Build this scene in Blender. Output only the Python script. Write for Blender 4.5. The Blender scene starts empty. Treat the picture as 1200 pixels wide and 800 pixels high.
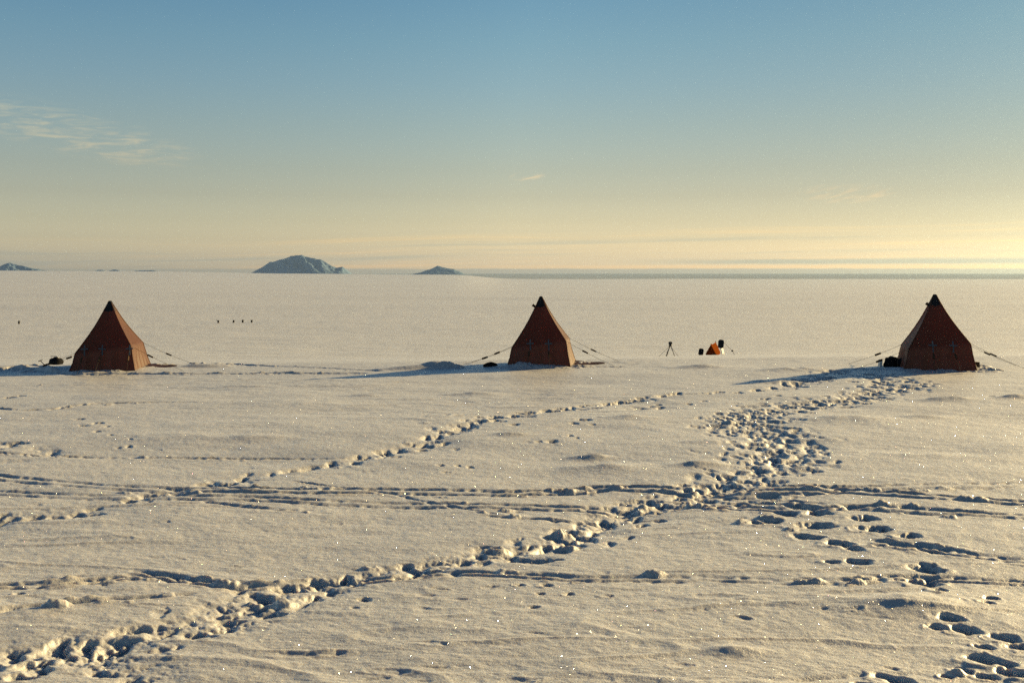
import bpy, bmesh, math, random
import numpy as np
from mathutils import Vector, Matrix, Quaternion

random.seed(7)
rng = np.random.default_rng(11)
scene = bpy.context.scene
col = scene.collection
R = math.radians

# ------------------------------------------------------------------ camera
EYE = 3.35          # height of the lens above the snow the tents stand on
FOC = 1250.0        # focal length in photo pixels (photo 1200 wide)
HOR = 318.0         # row of the level line
cam_d = bpy.data.cameras.new("camera")
cam = bpy.data.objects.new("camera", cam_d)
col.objects.link(cam)
scene.camera = cam
cam.location = (0, 0, EYE)
cam.rotation_euler = (R(90), 0, 0)
cam_d.sensor_width = 36
cam_d.lens = FOC / 1200 * 36
cam_d.shift_y = -(400 - HOR) / 1200
cam_d.clip_start = 0.1
cam_d.clip_end = 120000

# ------------------------------------------------------------------ sun, sky, exposure
SUN_EL, SUN_AZ = 16.0, 60.0        # degrees; azimuth clockwise from the view direction (+Y)
sd = bpy.data.lights.new("sun", 'SUN')
sun = bpy.data.objects.new("sun", sd)
col.objects.link(sun)
sd.energy = 5.0
sd.angle = R(0.5)
sd.color = (1.0, 0.735, 0.345)
sv = Vector((math.sin(R(SUN_AZ)) * math.cos(R(SUN_EL)), math.cos(R(SUN_AZ)) * math.cos(R(SUN_EL)), math.sin(R(SUN_EL))))
sun.rotation_euler = sv.to_track_quat('Z', 'Y').to_euler()

scene.view_settings.view_transform = 'Standard'
scene.view_settings.look = 'None'
scene.view_settings.gamma = 1
scene.view_settings.exposure = 0.38
scene.render.engine = 'CYCLES'
scene.cycles.max_bounces = 5
scene.cycles.diffuse_bounces = 0
scene.cycles.glossy_bounces = 2
scene.cycles.transmission_bounces = 3
scene.cycles.volume_bounces = 1
scene.cycles.use_denoising = False
scene.cycles.denoiser = 'OPENIMAGEDENOISE'
scene.cycles.denoising_input_passes = 'RGB_ALBEDO_NORMAL'
scene.cycles.denoising_prefilter = 'ACCURATE'
scene.cycles.sample_clamp_indirect = 4
scene.cycles.use_adaptive_sampling = False


class NT:
    """small helper to wire node trees"""
    def __init__(self, tree):
        self.t = tree
        self.n = tree.nodes
        self.l = tree.links

    def node(self, typ, **kw):
        nd = self.n.new(typ)
        for k, v in kw.items():
            if isinstance(v, dict) and k == 'inp':
                for kk, vv in v.items():
                    self.set(nd.inputs[kk], vv)
            else:
                setattr(nd, k, v)
        return nd

    def set(self, sock, v):
        if isinstance(v, bpy.types.NodeSocket):
            self.l.new(v, sock)
        else:
            sock.default_value = v

    def math(self, op, a, b=0.0, c=None, clamp=False):
        nd = self.n.new('ShaderNodeMath')
        nd.operation = op
        nd.use_clamp = clamp
        self.set(nd.inputs[0], a)
        self.set(nd.inputs[1], b)
        if c is not None:
            self.set(nd.inputs[2], c)
        return nd.outputs[0]

    def vmath(self, op, a, b=None, s=None):
        nd = self.n.new('ShaderNodeVectorMath')
        nd.operation = op
        self.set(nd.inputs[0], a)
        if b is not None:
            self.set(nd.inputs[1], b)
        if s is not None:
            self.set(nd.inputs['Scale'], s)
        return nd.outputs[0] if op not in ('LENGTH', 'DOT_PRODUCT') else nd.outputs['Value']

    def comb(self, x, y, z):
        nd = self.n.new('ShaderNodeCombineXYZ')
        for i, v in enumerate((x, y, z)):
            self.set(nd.inputs[i], v)
        return nd.outputs[0]

    def sep(self, v):
        nd = self.n.new('ShaderNodeSeparateXYZ')
        self.set(nd.inputs[0], v)
        return nd.outputs

    def mapr(self, v, a, b, c=0.0, d=1.0, smooth=False):
        nd = self.n.new('ShaderNodeMapRange')
        nd.interpolation_type = 'SMOOTHSTEP' if smooth else 'LINEAR'
        for i, q in enumerate((v, a, b, c, d)):
            self.set(nd.inputs[i], q)
        return nd.outputs[0]

    def mix(self, f, a, b, mode='MIX'):
        nd = self.n.new('ShaderNodeMix')
        nd.data_type = 'RGBA'
        nd.blend_type = mode
        self.set(nd.inputs[0], f)
        self.set(nd.inputs[6], a)
        self.set(nd.inputs[7], b)
        return nd.outputs[2]

    def noise(self, v, scale, detail=3, rough=0.5, out=0, distort=0.0):
        nd = self.n.new('ShaderNodeTexNoise')
        self.set(nd.inputs['Vector'], v)
        self.set(nd.inputs['Scale'], scale)
        nd.inputs['Detail'].default_value = detail
        nd.inputs['Roughness'].default_value = rough
        nd.inputs['Distortion'].default_value = distort
        return nd.outputs[out]

    def ramp(self, f, stops, interp='LINEAR'):
        nd = self.n.new('ShaderNodeValToRGB')
        nd.color_ramp.interpolation = interp
        e = nd.color_ramp.elements
        while len(e) < len(stops):
            e.new(0.5)
        for i, (p, c) in enumerate(stops):
            e[i].position = p
            e[i].color = (*c, 1)
        self.set(nd.inputs[0], f)
        return nd.outputs[0]


world = bpy.data.worlds.new("World")
scene.world = world
world.use_nodes = True
w = NT(world.node_tree)
for nd in list(w.n):
    w.n.remove(nd)
sky = w.node('ShaderNodeTexSky')
sky.sky_type = 'NISHITA'
sky.sun_disc = False
sky.sun_elevation = R(SUN_EL)
sky.sun_rotation = R(SUN_AZ)
sky.altitude = 100
sky.air_density = 1.0
sky.dust_density = 2.0
sky.ozone_density = 1.4
tc = w.node('ShaderNodeTexCoord')
dirv = w.vmath('NORMALIZE', tc.outputs['Generated'])
dx, dy, dz = w.sep(dirv)
elev = w.math('MULTIPLY', w.math('ARCSINE', dz), 180 / math.pi)          # degrees above level
azim = w.math('MULTIPLY', w.math('ARCTAN2', dx, dy), 180 / math.pi)      # degrees right of +Y
# angular distance to the sun: 1 towards it
tosun = w.vmath('DOT_PRODUCT', dirv, Vector((math.sin(R(SUN_AZ)), math.cos(R(SUN_AZ)), 0)))
# evening colouring of the clear sky by elevation, warmer and brighter on the sun's side
e01 = w.mapr(elev, -1, 45)
def ep(e):
    return (e + 1) / 46
tint = w.ramp(e01, [(ep(-1), (0.827, 0.758, 0.700)), (ep(0.35), (0.827, 0.758, 0.700)), (ep(0.9), (0.662, 0.608, 0.554)), (ep(1.7), (0.477, 0.442, 0.404)), (ep(2.7), (0.373, 0.342, 0.304)), (ep(4), (0.300, 0.273, 0.238)), (ep(5.4), (0.265, 0.250, 0.217)), (ep(7.7), (0.231, 0.242, 0.217)), (ep(9.9), (0.200, 0.238, 0.227)), (ep(12.1), (0.173, 0.233, 0.229)), (ep(14.1), (0.150, 0.221, 0.229)), (ep(25), (0.050, 0.081, 0.104)), (ep(45), (0.017, 0.035, 0.054))])
side = w.ramp(w.mapr(tosun, -1, 1), [(0.0, (0.48, 0.47, 0.50)), (0.536, (0.51, 0.50, 0.52)), (0.75, (0.445, 0.445, 0.455)), (0.912, (0.20, 0.232, 0.268)), (1.0, (0.13, 0.15, 0.19))])
tint = w.mix(1.0, tint, side, 'MULTIPLY')
skyc = w.mix(1.0, sky.outputs[0], tint, 'MULTIPLY')
# thin horizon-hugging cloud bars
warpn = w.noise(w.comb(w.math('MULTIPLY', azim, 0.05), w.math('MULTIPLY', elev, 0.3), 0.0), 1.0, 2)
ew = w.math('ADD', elev, w.math('MULTIPLY', w.math('SUBTRACT', warpn, 0.5), 0.8))
ew = w.math('SUBTRACT', ew, w.math('MULTIPLY', azim, 0.018))
bars = w.noise(w.comb(w.math('MULTIPLY', azim, 0.045), w.math('MULTIPLY', ew, 2.6), 3.3), 1.0, 5, 0.62)
band = w.math('MULTIPLY', w.mapr(ew, 0.1, 0.5, smooth=True), w.mapr(ew, 2.6, 1.2, smooth=True))
bars_l = w.math('MULTIPLY', w.mapr(bars, 0.53, 0.68, smooth=True), band)
bars_d = w.math('MULTIPLY', w.mapr(bars, 0.47, 0.34, smooth=True), band)
# low blue-grey bank right on the horizon with a bright rim above
bankn = w.noise(w.comb(w.math('MULTIPLY', azim, 0.6), w.math('MULTIPLY', elev, 3.0), 9.1), 1.0, 4, 0.6)
be = w.math('ADD', elev, w.math('MULTIPLY', w.math('SUBTRACT', bankn, 0.5), 0.10))
bank = w.math('MULTIPLY', w.mapr(be, 0.16, 0.10, smooth=True), w.mapr(azim, -30, 8, 0.25, 1.0, smooth=True))
bank2 = w.math('MULTIPLY', w.math('MULTIPLY', w.mapr(be, 0.36, 0.44, smooth=True), w.mapr(be, 0.74, 0.56, smooth=True)),
               w.mapr(azim, 4, 14, smooth=True))
rim = w.math('MULTIPLY', w.math('MULTIPLY', w.mapr(be, 0.14, 0.20, smooth=True), w.mapr(be, 0.36, 0.27, smooth=True)),
             w.mapr(azim, -8, 8, 0.2, 1.0, smooth=True))
# cirrus wisps: main one up on the left, faint ones elsewhere
def wisp(az0, el0, aw, eh, slope, seed, amt):
    a = w.math('SUBTRACT', azim, az0)
    e = w.math('SUBTRACT', w.math('SUBTRACT', elev, el0), w.math('MULTIPLY', a, slope))
    q = w.math('ADD', w.math('POWER', w.math('ABSOLUTE', w.math('DIVIDE', a, aw)), 2.0),
               w.math('POWER', w.math('ABSOLUTE', w.math('DIVIDE', e, eh)), 2.0))
    m = w.mapr(q, 1.0, 0.0, smooth=True)
    n1 = w.noise(w.comb(w.math('MULTIPLY', a, 0.55), w.math('MULTIPLY', w.math('ADD', e, w.math('MULTIPLY', a, -0.22)), 3.4), seed), 1.0, 6, 0.62, distort=0.5)
    v = w.math('MULTIPLY', w.mapr(n1, 0.42, 0.72, smooth=True), m)
    return w.math('MULTIPLY', v, amt)
w1 = wisp(-22.8, 7.0, 7.5, 1.35, -0.20, 2.0, 1.0)
w2 = wisp(0.8, 5.1, 1.1, 0.3, 0.05, 5.0, 1.0)
w3 = wisp(17.5, 4.0, 3.0, 0.6, 0.0, 7.0, 0.5)
w4 = wisp(60, 12, 22, 3.0, 0.05, 8.0, 0.7)
w5 = wisp(-75, 14, 20, 3.0, -0.05, 11.0, 0.7)
w6 = wisp(170, 11, 30, 3.0, 0.02, 13.0, 0.7)
wis = w1
for q in (w2, w3, w4, w5, w6):
    wis = w.math('ADD', wis, q)
c = w.mix(w.math('MULTIPLY', bars_l, 0.9), skyc, w.mix(1.0, skyc, (1.25, 1.10, 0.93, 1), 'MULTIPLY'))
c = w.mix(w.math('MULTIPLY', bars_d, 0.8), c, w.mix(1.0, c, (0.80, 0.88, 1.0, 1), 'MULTIPLY'))
c = w.mix(bank2, c, w.mix(1.0, c, (0.62, 0.74, 0.92, 1), 'MULTIPLY'))
c = w.mix(bank, c, w.mix(1.0, c, (0.66, 0.79, 1.02, 1), 'MULTIPLY'))
c = w.mix(rim, c, w.mix(1.0, c, (1.2, 1.08, 0.93, 1), 'MULTIPLY'))
c = w.mix(w.math('MULTIPLY', wis, 0.55, clamp=True), c, w.mix(1.0, c, (2.2, 1.5, 1.02, 1), 'MULTIPLY'))
SKY_S = 0.10    # the colours above are scaled down, hence the factor
c = w.mix(1.0, c, (7.98, 7.98, 7.98, 1), 'MULTIPLY')
bg = w.node('ShaderNodeBackground', inp={'Color': c, 'Strength': SKY_S})
wo = w.node('ShaderNodeOutputWorld')
w.l.new(bg.outputs[0], wo.inputs[0])

# ------------------------------------------------------------------ materials
def mat(name):
    m = bpy.data.materials.new(name)
    m.use_nodes = True
    t = NT(m.node_tree)
    for nd in list(t.n):
        t.n.remove(nd)
    out = t.node('ShaderNodeOutputMaterial')
    return m, t, out


def simple(name, colr, rough=0.7, spec=0.3, metal=0.0, nscale=20.0, vary=0.25, bump=0.0):
    m, t, out = mat(name)
    tc = t.node('ShaderNodeTexCoord')
    n = t.noise(tc.outputs['Object'], nscale, 4, 0.6)
    dark = tuple(q * (1 - vary) for q in colr)
    lite = tuple(min(1, q * (1 + vary)) for q in colr)
    cc = t.ramp(n, [(0.3, dark), (0.7, lite)])
    p = t.node('ShaderNodeBsdfPrincipled', inp={'Base Color': cc, 'Roughness': rough, 'Specular IOR Level': spec, 'Metallic': metal})
    if bump:
        b = t.node('ShaderNodeBump', inp={'Strength': bump, 'Distance': 0.02, 'Height': n})
        t.l.new(b.outputs[0], p.inputs['Normal'])
    t.l.new(p.outputs[0], out.inputs[0])
    return m


def snow_material():
    m, t, out = mat("snow")
    geo = t.node('ShaderNodeNewGeometry')
    P = geo.outputs['Position']
    x, y, z = t.sep(P)
    cd = t.node('ShaderNodeVectorMath', operation='LENGTH')
    t.l.new(P, cd.inputs[0])
    dist = cd.outputs['Value']
    # fine wind crust: grain at a few scales, streaky along x
    nf = t.noise(P, 55.0, 3, 0.6)
    nm = t.noise(t.vmath('MULTIPLY', P, Vector((0.7, 1.6, 1.0))), 11.0, 4, 0.6)
    nl = t.noise(t.vmath('MULTIPLY', P, Vector((0.25, 1.0, 1.0))), 0.9, 5, 0.6)
    h = t.math('ADD', t.math('MULTIPLY', nf, 0.006), t.math('MULTIPLY', nm, 0.018))
    fade = t.mapr(dist, 14, 60, 1.0, 0.35)
    b1 = t.node('ShaderNodeBump', inp={'Strength': fade, 'Distance': 1.0, 'Height': h})
    # far wind ripples on the plain
    nfar = t.noise(t.vmath('MULTIPLY', P, Vector((0.35, 1.0, 0.0))), 0.22, 7, 0.68)
    b2 = t.node('ShaderNodeBump', inp={'Strength': t.mapr(dist, 40, 90, 0.0, 0.8), 'Distance': 0.9, 'Height': nfar, 'Normal': b1.outputs[0]})
    cc = t.ramp(nl, [(0.3, (0.59, 0.58, 0.565)), (0.7, (0.66, 0.65, 0.63))])
    p = t.node('ShaderNodeBsdfPrincipled', inp={'Base Color': cc, 'Roughness': 0.62, 'Specular IOR Level': 0.8,
                                                'Subsurface Weight': t.mapr(dist, 16, 32, 0.8, 0.0), 'Subsurface Radius': (1.0, 0.85, 0.7), 'Subsurface Scale': 0.06,  'Normal': b2.outputs[0]})
    # ice-crystal glints: tiny facets with a random tilt
    sh = None
    for sc, thr, amt in ((110.0, 0.86, 1.0), (60.0, 0.955, 1.0)):
        v = t.node('ShaderNodeTexVoronoi', feature='F1')
        v.inputs['Scale'].default_value = sc
        t.l.new(t.vmath('MULTIPLY', P, Vector((1.0, 1.0, 0.6))), v.inputs['Vector'])
        rc = t.sep(v.outputs['Color'])
        wn = t.node('ShaderNodeTexWhiteNoise', noise_dimensions='3D')
        t.l.new(v.outputs['Color'], wn.inputs[0])
        r2 = t.sep(wn.outputs['Color'])
        nrm = t.comb(t.math('MULTIPLY_ADD', r2[0], 2.0, -1.0), t.math('MULTIPLY_ADD', r2[1], 2.0, -1.0), t.math('MULTIPLY_ADD', r2[2], 0.95, 0.05))
        nrm = t.vmath('NORMALIZE', nrm)
        core = t.math('LESS_THAN', v.outputs['Distance'], 0.24)
        msk = t.math('MULTIPLY', t.math('GREATER_THAN', rc[0], t.math('ADD', thr, t.mapr(dist, 14, 50, 0.0, 0.14))), core)
        hue = t.node('ShaderNodeHueSaturation', inp={'Hue': rc[1], 'Saturation': 1.0, 'Color': (1.0, 0.62, 0.45, 1)})
        white = t.mix(t.math('POWER', rc[2], 2.5), (1, 1, 1, 1), hue.outputs[0])
        g = t.node('ShaderNodeBsdfGlossy', inp={'Color': t.mix(msk, (0, 0, 0, 1), t.mix(t.math('POWER', r2[0], 2.0), (0.05, 0.05, 0.05, 1), white)), 'Roughness': 0.20, 'Normal': nrm})
        if sh is None:
            sh = g.outputs[0]
        else:
            a = t.node('ShaderNodeAddShader')
            t.l.new(sh, a.inputs[0]); t.l.new(g.outputs[0], a.inputs[1])
            sh = a.outputs[0]
    # grazing crust sheen of wind-packed snow, strongest towards the sun
    for rg in (0.52, 0.62):
        q = t.node('ShaderNodeBsdfPrincipled', inp={'Base Color': (0, 0, 0, 1), 'Roughness': rg, 'Specular IOR Level': 1.0, 'Normal': b2.outputs[0]})
        a = t.node('ShaderNodeAddShader')
        t.l.new(sh, a.inputs[0]); t.l.new(q.outputs[0], a.inputs[1])
        sh = a.outputs[0]
    a = t.node('ShaderNodeAddShader')
    t.l.new(p.outputs[0], a.inputs[0]); t.l.new(sh, a.inputs[1])
    t.l.new(a.outputs[0], out.inputs[0])
    return m


M_snow = snow_material()


def canvas_material():
    m, t, out = mat("tent_canvas")
    tc = t.node('ShaderNodeTexCoord')
    P = tc.outputs['Object']
    n = t.noise(P, 3.0, 5, 0.6)
    n2 = t.noise(t.vmath('MULTIPLY', P, Vector((1.0, 1.0, 0.25))), 9.0, 4, 0.6)
    base = t.ramp(n, [(0.3, (0.135, 0.055, 0.027)), (0.7, (0.175, 0.074, 0.038))])
    weave = t.noise(P, 160.0, 2, 0.5)
    h = t.math('ADD', t.math('MULTIPLY', n2, 0.02), t.math('MULTIPLY', weave, 0.001))
    b = t.node('ShaderNodeBump', inp={'Strength': 0.7, 'Distance': 1.0, 'Height': h})
    p = t.node('ShaderNodeBsdfPrincipled', inp={'Base Color': base, 'Roughness': 0.55, 'Specular IOR Level': 0.45, 'Normal': b.outputs[0]})
    tr = t.node('ShaderNodeBsdfTranslucent', inp={'Color': (0.50, 0.12, 0.028, 1), 'Normal': b.outputs[0]})
    mx = t.node('ShaderNodeMixShader')
    mx.inputs[0].default_value = 0.22
    t.l.new(p.outputs[0], mx.inputs[1]); t.l.new(tr.outputs[0], mx.inputs[2])
    t.l.new(mx.outputs[0], out.inputs[0])
    return m


M_canvas = canvas_material()
M_cap = simple("black_cap_fabric", (0.018, 0.018, 0.022), 0.7, 0.3)
M_tie = simple("grey_webbing", (0.17, 0.19, 0.21), 0.8, 0.2)
M_rope = simple("dark_rope", (0.10, 0.085, 0.065), 0.85, 0.1, nscale=80)
M_toggle = simple("wooden_toggle", (0.10, 0.055, 0.03), 0.7, 0.2)
M_flap = simple("ground_flap_fabric", (0.07, 0.035, 0.05), 0.8, 0.2)
M_bag = simple("black_bag_fabric", (0.012, 0.012, 0.014), 0.8, 0.15, bump=0.4)
M_metal = simple("dull_metal", (0.30, 0.31, 0.33), 0.45, 0.5, 0.7)
M_dmetal = simple("dark_metal", (0.06, 0.06, 0.065), 0.55, 0.4, 0.5)
M_wood = simple("brown_wood", (0.20, 0.10, 0.045), 0.7, 0.3)
def thin_fabric():
    m, t, out = mat("orange_fabric")
    tc = t.node('ShaderNodeTexCoord')
    n = t.noise(tc.outputs['Object'], 6.0, 4, 0.6)
    cc = t.ramp(n, [(0.3, (0.36, 0.085, 0.015)), (0.7, (0.46, 0.115, 0.02))])
    d = t.node('ShaderNodeBsdfDiffuse', inp={'Color': cc})
    tr = t.node('ShaderNodeBsdfTranslucent', inp={'Color': cc})
    mx = t.node('ShaderNodeMixShader', inp={0: 0.45})
    t.l.new(d.outputs[0], mx.inputs[1]); t.l.new(tr.outputs[0], mx.inputs[2])
    t.l.new(mx.outputs[0], out.inputs[0])
    return m


M_orange = thin_fabric()
M_black = simple("black_panel", (0.012, 0.014, 0.018), 0.6, 0.25)
M_white = simple("white_paint", (0.80, 0.80, 0.78), 0.5, 0.5, vary=0.04)
M_drum = simple("dark_drum_paint", (0.05, 0.045, 0.04), 0.6, 0.3)
M_ice = simple("sea_ice", (0.50, 0.57, 0.64), 0.6, 0.4, nscale=0.0006, vary=0.15)


def mountain_material():
    m, t, out = mat("hazed_snowy_rock")
    geo = t.node('ShaderNodeNewGeometry')
    P = geo.outputs['Position']
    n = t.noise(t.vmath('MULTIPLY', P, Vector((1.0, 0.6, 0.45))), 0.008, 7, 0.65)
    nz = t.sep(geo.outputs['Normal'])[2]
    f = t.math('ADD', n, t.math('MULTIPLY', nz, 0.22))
    cc = t.ramp(f, [(0.46, (0.21, 0.33, 0.49)), (0.80, (0.28, 0.42, 0.60))])  # blue of distant haze and shade is put into the rock and snow colour
    p = t.node('ShaderNodeBsdfPrincipled', inp={'Base Color': cc, 'Roughness': 0.9, 'Specular IOR Level': 0.1})
    t.l.new(p.outputs[0], out.inputs[0])
    return m


M_mount = mountain_material()

# ------------------------------------------------------------------ noise in numpy
_lat = rng.random((256, 256)).astype(np.float32)


def vnoise(x, y):
    xi = np.floor(x); yi = np.floor(y)
    fx = (x - xi).astype(np.float32); fy = (y - yi).astype(np.float32)
    xi = xi.astype(np.int64) & 255; yi = yi.astype(np.int64) & 255
    fx = fx * fx * fx * (fx * (fx * 6 - 15) + 10); fy = fy * fy * fy * (fy * (fy * 6 - 15) + 10)
    x1 = (xi + 1) & 255; y1 = (yi + 1) & 255
    a = _lat[xi, yi]; b = _lat[x1, yi]; c_ = _lat[xi, y1]; d = _lat[x1, y1]
    return (a + (b - a) * fx + (c_ - a) * fy + (a - b - c_ + d) * fx * fy) * 2 - 1


def fbm(x, y, octv=4, gain=0.5, lac=2.03):
    s = 0; a = 1.0
    for i in range(octv):
        s = s + a * vnoise(x + i * 17.3, y + i * 9.7)
        x = x * lac * 0.96 + y * 0.28 * lac
        y = y * lac * 0.96 - x * 0.28
        a *= gain
    return s


def sstep(a, b, x):
    t = np.clip((x - a) / (b - a), 0, 1)
    return t * t * (3 - 2 * t)


# ------------------------------------------------------------------ terrain profile
# slope of the sight line to the snow (rise/run below the eye), by distance: a low crest carries the
# tents, the ground falls away behind it to a wide plain
_ld = np.log(np.array([0.5, 34.0, 40.0, 50, 70, 110, 180, 300, 600, 1200, 2500, 5000, 9000.0]))
_sl = np.array([EYE / 0.5, EYE / 34.0, EYE / 40.0, 0.0818, 0.0803, 0.0782, 0.0655, 0.0478, 0.0305, 0.0185, 0.0110, 0.0058, 0.0])
_skx = np.array([-180, -90, -40, -25.6, -18, -13.5, -9.1, -2.7, -1.8, -0.9, 0.5, 40, 90, 180.0])
_sky = np.array([322, 318, 313.5, 316, 317.5, 319.5, 320.5, 321.5, 323.3, 325.3, 326.2, 326.3, 323, 322.0])


def base_z(x, y):
    r = np.hypot(x, y)
    r = np.maximum(r, 0.5)
    az = np.degrees(np.arctan2(x, y))
    send = (np.interp(az, _skx, _sky) - HOR) / FOC
    # distance is measured as depth in front, softened to radius at the sides
    c_ = np.cos(np.radians(np.clip(az, -45, 45)))
    d = r * c_
    lr = np.log(np.maximum(d, 0.5))
    a = np.interp(lr, _ld, _sl)
    t = np.clip((lr - _ld[8]) / (_ld[12] - _ld[8]), 0, 1)
    a = a + send * t
    z = EYE - a * d
    z = np.where(d <= 40.0, 0.0, z)
    side = sstep(16, 33, d) * (1 - sstep(60, 140, d))
    z = z + np.clip(x, -22, 22) * 0.0095 * side
    return z


def smooth_pts():
    """replace the piecewise profile by a densely smoothed one"""
    global _ld, _sl
    l = np.linspace(_ld[1], _ld[-1], 400)
    s = np.interp(l, _ld, _sl)
    zz = EYE - s * np.exp(l)
    # smooth the slope curve itself, not the part in front of the crest
    k = np.ones(25) / 25
    sp = np.concatenate([np.full(12, s[0]), s, np.full(12, s[-1])])
    sm = np.convolve(sp, k, mode='valid')
    wgt = sstep(math.log(40), math.log(60), l)
    s2 = s * (1 - wgt) + sm * wgt
    return l, s2


_dx = np.linspace(-180, 180, 3601)
_dy = np.interp(_dx, _skx, _sky)
_kk = np.hanning(23); _kk /= _kk.sum()
_dy = np.convolve(np.concatenate([_dy[-12:-1], _dy, _dy[1:12]]), _kk, mode='valid')
_skx, _sky = _dx, _dy
_l8, _l12 = _ld[8], _ld[12]
_nl, _ns = smooth_pts()
_ld2 = np.concatenate([[math.log(0.5)], _nl]); _sl2 = np.concatenate([[EYE / 0.5], _ns])


def base_z(x, y):
    r = np.maximum(np.hypot(x, y), 0.5)
    az = np.degrees(np.arctan2(x, y))
    send = (np.interp(az, _skx, _sky) - HOR) / FOC
    d = r * np.cos(np.radians(np.clip(az, -45, 45)))
    lr = np.log(np.maximum(d, 0.5))
    a = np.interp(lr, _ld2, _sl2)
    t = np.clip((lr - _l8) / (_l12 - _l8), 0, 1)
    z = EYE - (a + send * t) * d
    z = np.where(d <= 39.5, 0.0, z)
    side = sstep(16, 33, d) * (1 - sstep(60, 140, d))
    return z + np.clip(x, -22, 22) * 0.0095 * side


def gp(px, py, z=0.0):
    """point of the near snow under a photo pixel"""
    d = FOC * (EYE - z) / (py - HOR)
    x = (px - 600) / FOC * d
    for _ in range(4):
        zz = float(base_z(np.array([x]), np.array([d]))[0])
        d = FOC * (EYE - zz) / (py - HOR)
        x = (px - 600) / FOC * d
    return x, d


# ------------------------------------------------------------------ snow sheet (polar grid, fine where the picture looks)
def make_rows():
    r = [0.0]
    while r[-1] < 6.5:
        r.append(r[-1] + 0.26)
    while r[-1] < 46:
        d = r[-1]
        r.append(d + min(max(d * d / 4190 * 0.78, 0.012), 0.085))
    step = 0.085
    while r[-1] < 9000:
        step = min(step * 1.09, r[-1] * 0.045)
        r.append(r[-1] + step)
    return np.array(r)


def make_cols():
    a = [-180.0]
    while a[-1] < 180:
        q = abs(a[-1])
        a.append(a[-1] + (0.052 if q < 26.9 else 0.13 if q < 36 else 1.0 if q < 60 else 6.0))
    a = np.array(a)
    # make symmetric and closing
    a = a[a < 179.0]
    return a


rows = make_rows()[1:]
cols = make_cols()
NR, NC = len(rows), len(cols)
print("snow grid", NR, NC, NR * NC)
TH = np.radians(cols)
X = rows[:, None] * np.sin(TH)[None, :]
Y = rows[:, None] * np.cos(TH)[None, :]
Z = base_z(X, Y)
BASE = Z.copy()

D = np.hypot(X, Y)
near = 1 - sstep(45, 90, D)
und = 0.055 * fbm(X * 0.16, Y * 0.22, 3) + 0.016 * fbm(X * 0.5 + 7, Y * 0.9, 3)
Z += und * (0.35 + 0.65 * near) * (1 - 0.6 * sstep(33, 36, D) * near)
# wind ridges
rid = 1 - np.abs(fbm(X * 0.35 + 3.1, Y * 1.3 + 1.7, 3))
Z += 0.020 * np.clip(rid - 0.78, 0, 1) * 4 * near * sstep(-0.2, 0.5, fbm(X * 0.12 + 5, Y * 0.15, 2))
Z += 0.0045 * fbm(X * 3.2, Y * 5.2, 4, 0.6) * near
Z += 0.0016 * fbm(X * 14, Y * 17, 2, 0.6) * (1 - sstep(20, 34, D))
# larger, sparser sastrugi out on the plain
pl = sstep(60, 140, D)
Z += pl * 0.16 * np.clip(fbm(X * 0.02, Y * 0.05, 5, 0.6), -1, 1.5) * (1 - 0.5 * sstep(300, 900, D))
Z += pl * 1.0 * sstep(250, 800, D) * fbm(X * 0.003, Y * 0.009, 3, 0.5)
Z += sstep(700, 3000, D) * 1.2 * fbm(X * 0.0012, Y * 0.0035, 4, 0.55)


PIT = np.zeros_like(Z)
CHURN = np.zeros_like(Z)
RIM = np.zeros_like(Z)


def window(cx, cy, rad):
    """index window of the polar grid round a point"""
    r = math.hypot(cx, cy)
    i0 = np.searchsorted(rows, r - rad); i1 = np.searchsorted(rows, r + rad)
    da = math.degrees(rad / max(r, 0.5)) + 0.05
    a = math.degrees(math.atan2(cx, cy))
    j0 = np.searchsorted(cols, a - da); j1 = np.searchsorted(cols, a + da)
    return slice(i0, i1), slice(j0, j1)


SH = (math.sin(R(SUN_AZ)), math.cos(R(SUN_AZ)))


def dent(cx, cy, ang, L, W, depth, rim=0.25, seed=None, soft=0.4):
    """a boot hole: elongated pit with a steep wall and thrown-up rim"""
    s = window(cx, cy, L * 2.2)
    x = X[s] - cx; y = Y[s] - cy
    if x.size == 0:
        return
    ca, sa = math.cos(ang), math.sin(ang)
    u = x * ca + y * sa; v = -x * sa + y * ca
    sd_ = seed if seed is not None else random.random() * 200
    nz = vnoise(X[s] * 9 + sd_, Y[s] * 9 + sd_) * 0.34 + vnoise(X[s] * 24 + sd_, Y[s] * 24) * 0.18
    q = np.sqrt((u / L) ** 2 + (v / W) ** 2) + nz
    # shaped for shade: steep towards the sun, shelving opposite so less lit wall shows
    sunward = np.clip(0.55 + 0.95 * (x * SH[0] + y * SH[1]) / max(L, W), 0.0, 1.3)
    pit = sstep(1.0 + soft * 0.5, 1.0 - soft, q) * sunward
    rm = np.exp(-((q - 1.30) / 0.24) ** 2) * (0.6 + 0.7 * vnoise(X[s] * 5 + sd_, Y[s] * 5))
    floor = 1 + 0.25 * vnoise(X[s] * 14 + sd_, Y[s] * 14)
    PIT[s] = np.minimum(PIT[s], -depth * pit * floor)
    RIM[s] = np.maximum(RIM[s], depth * rim * rm * (1 - pit))


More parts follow.
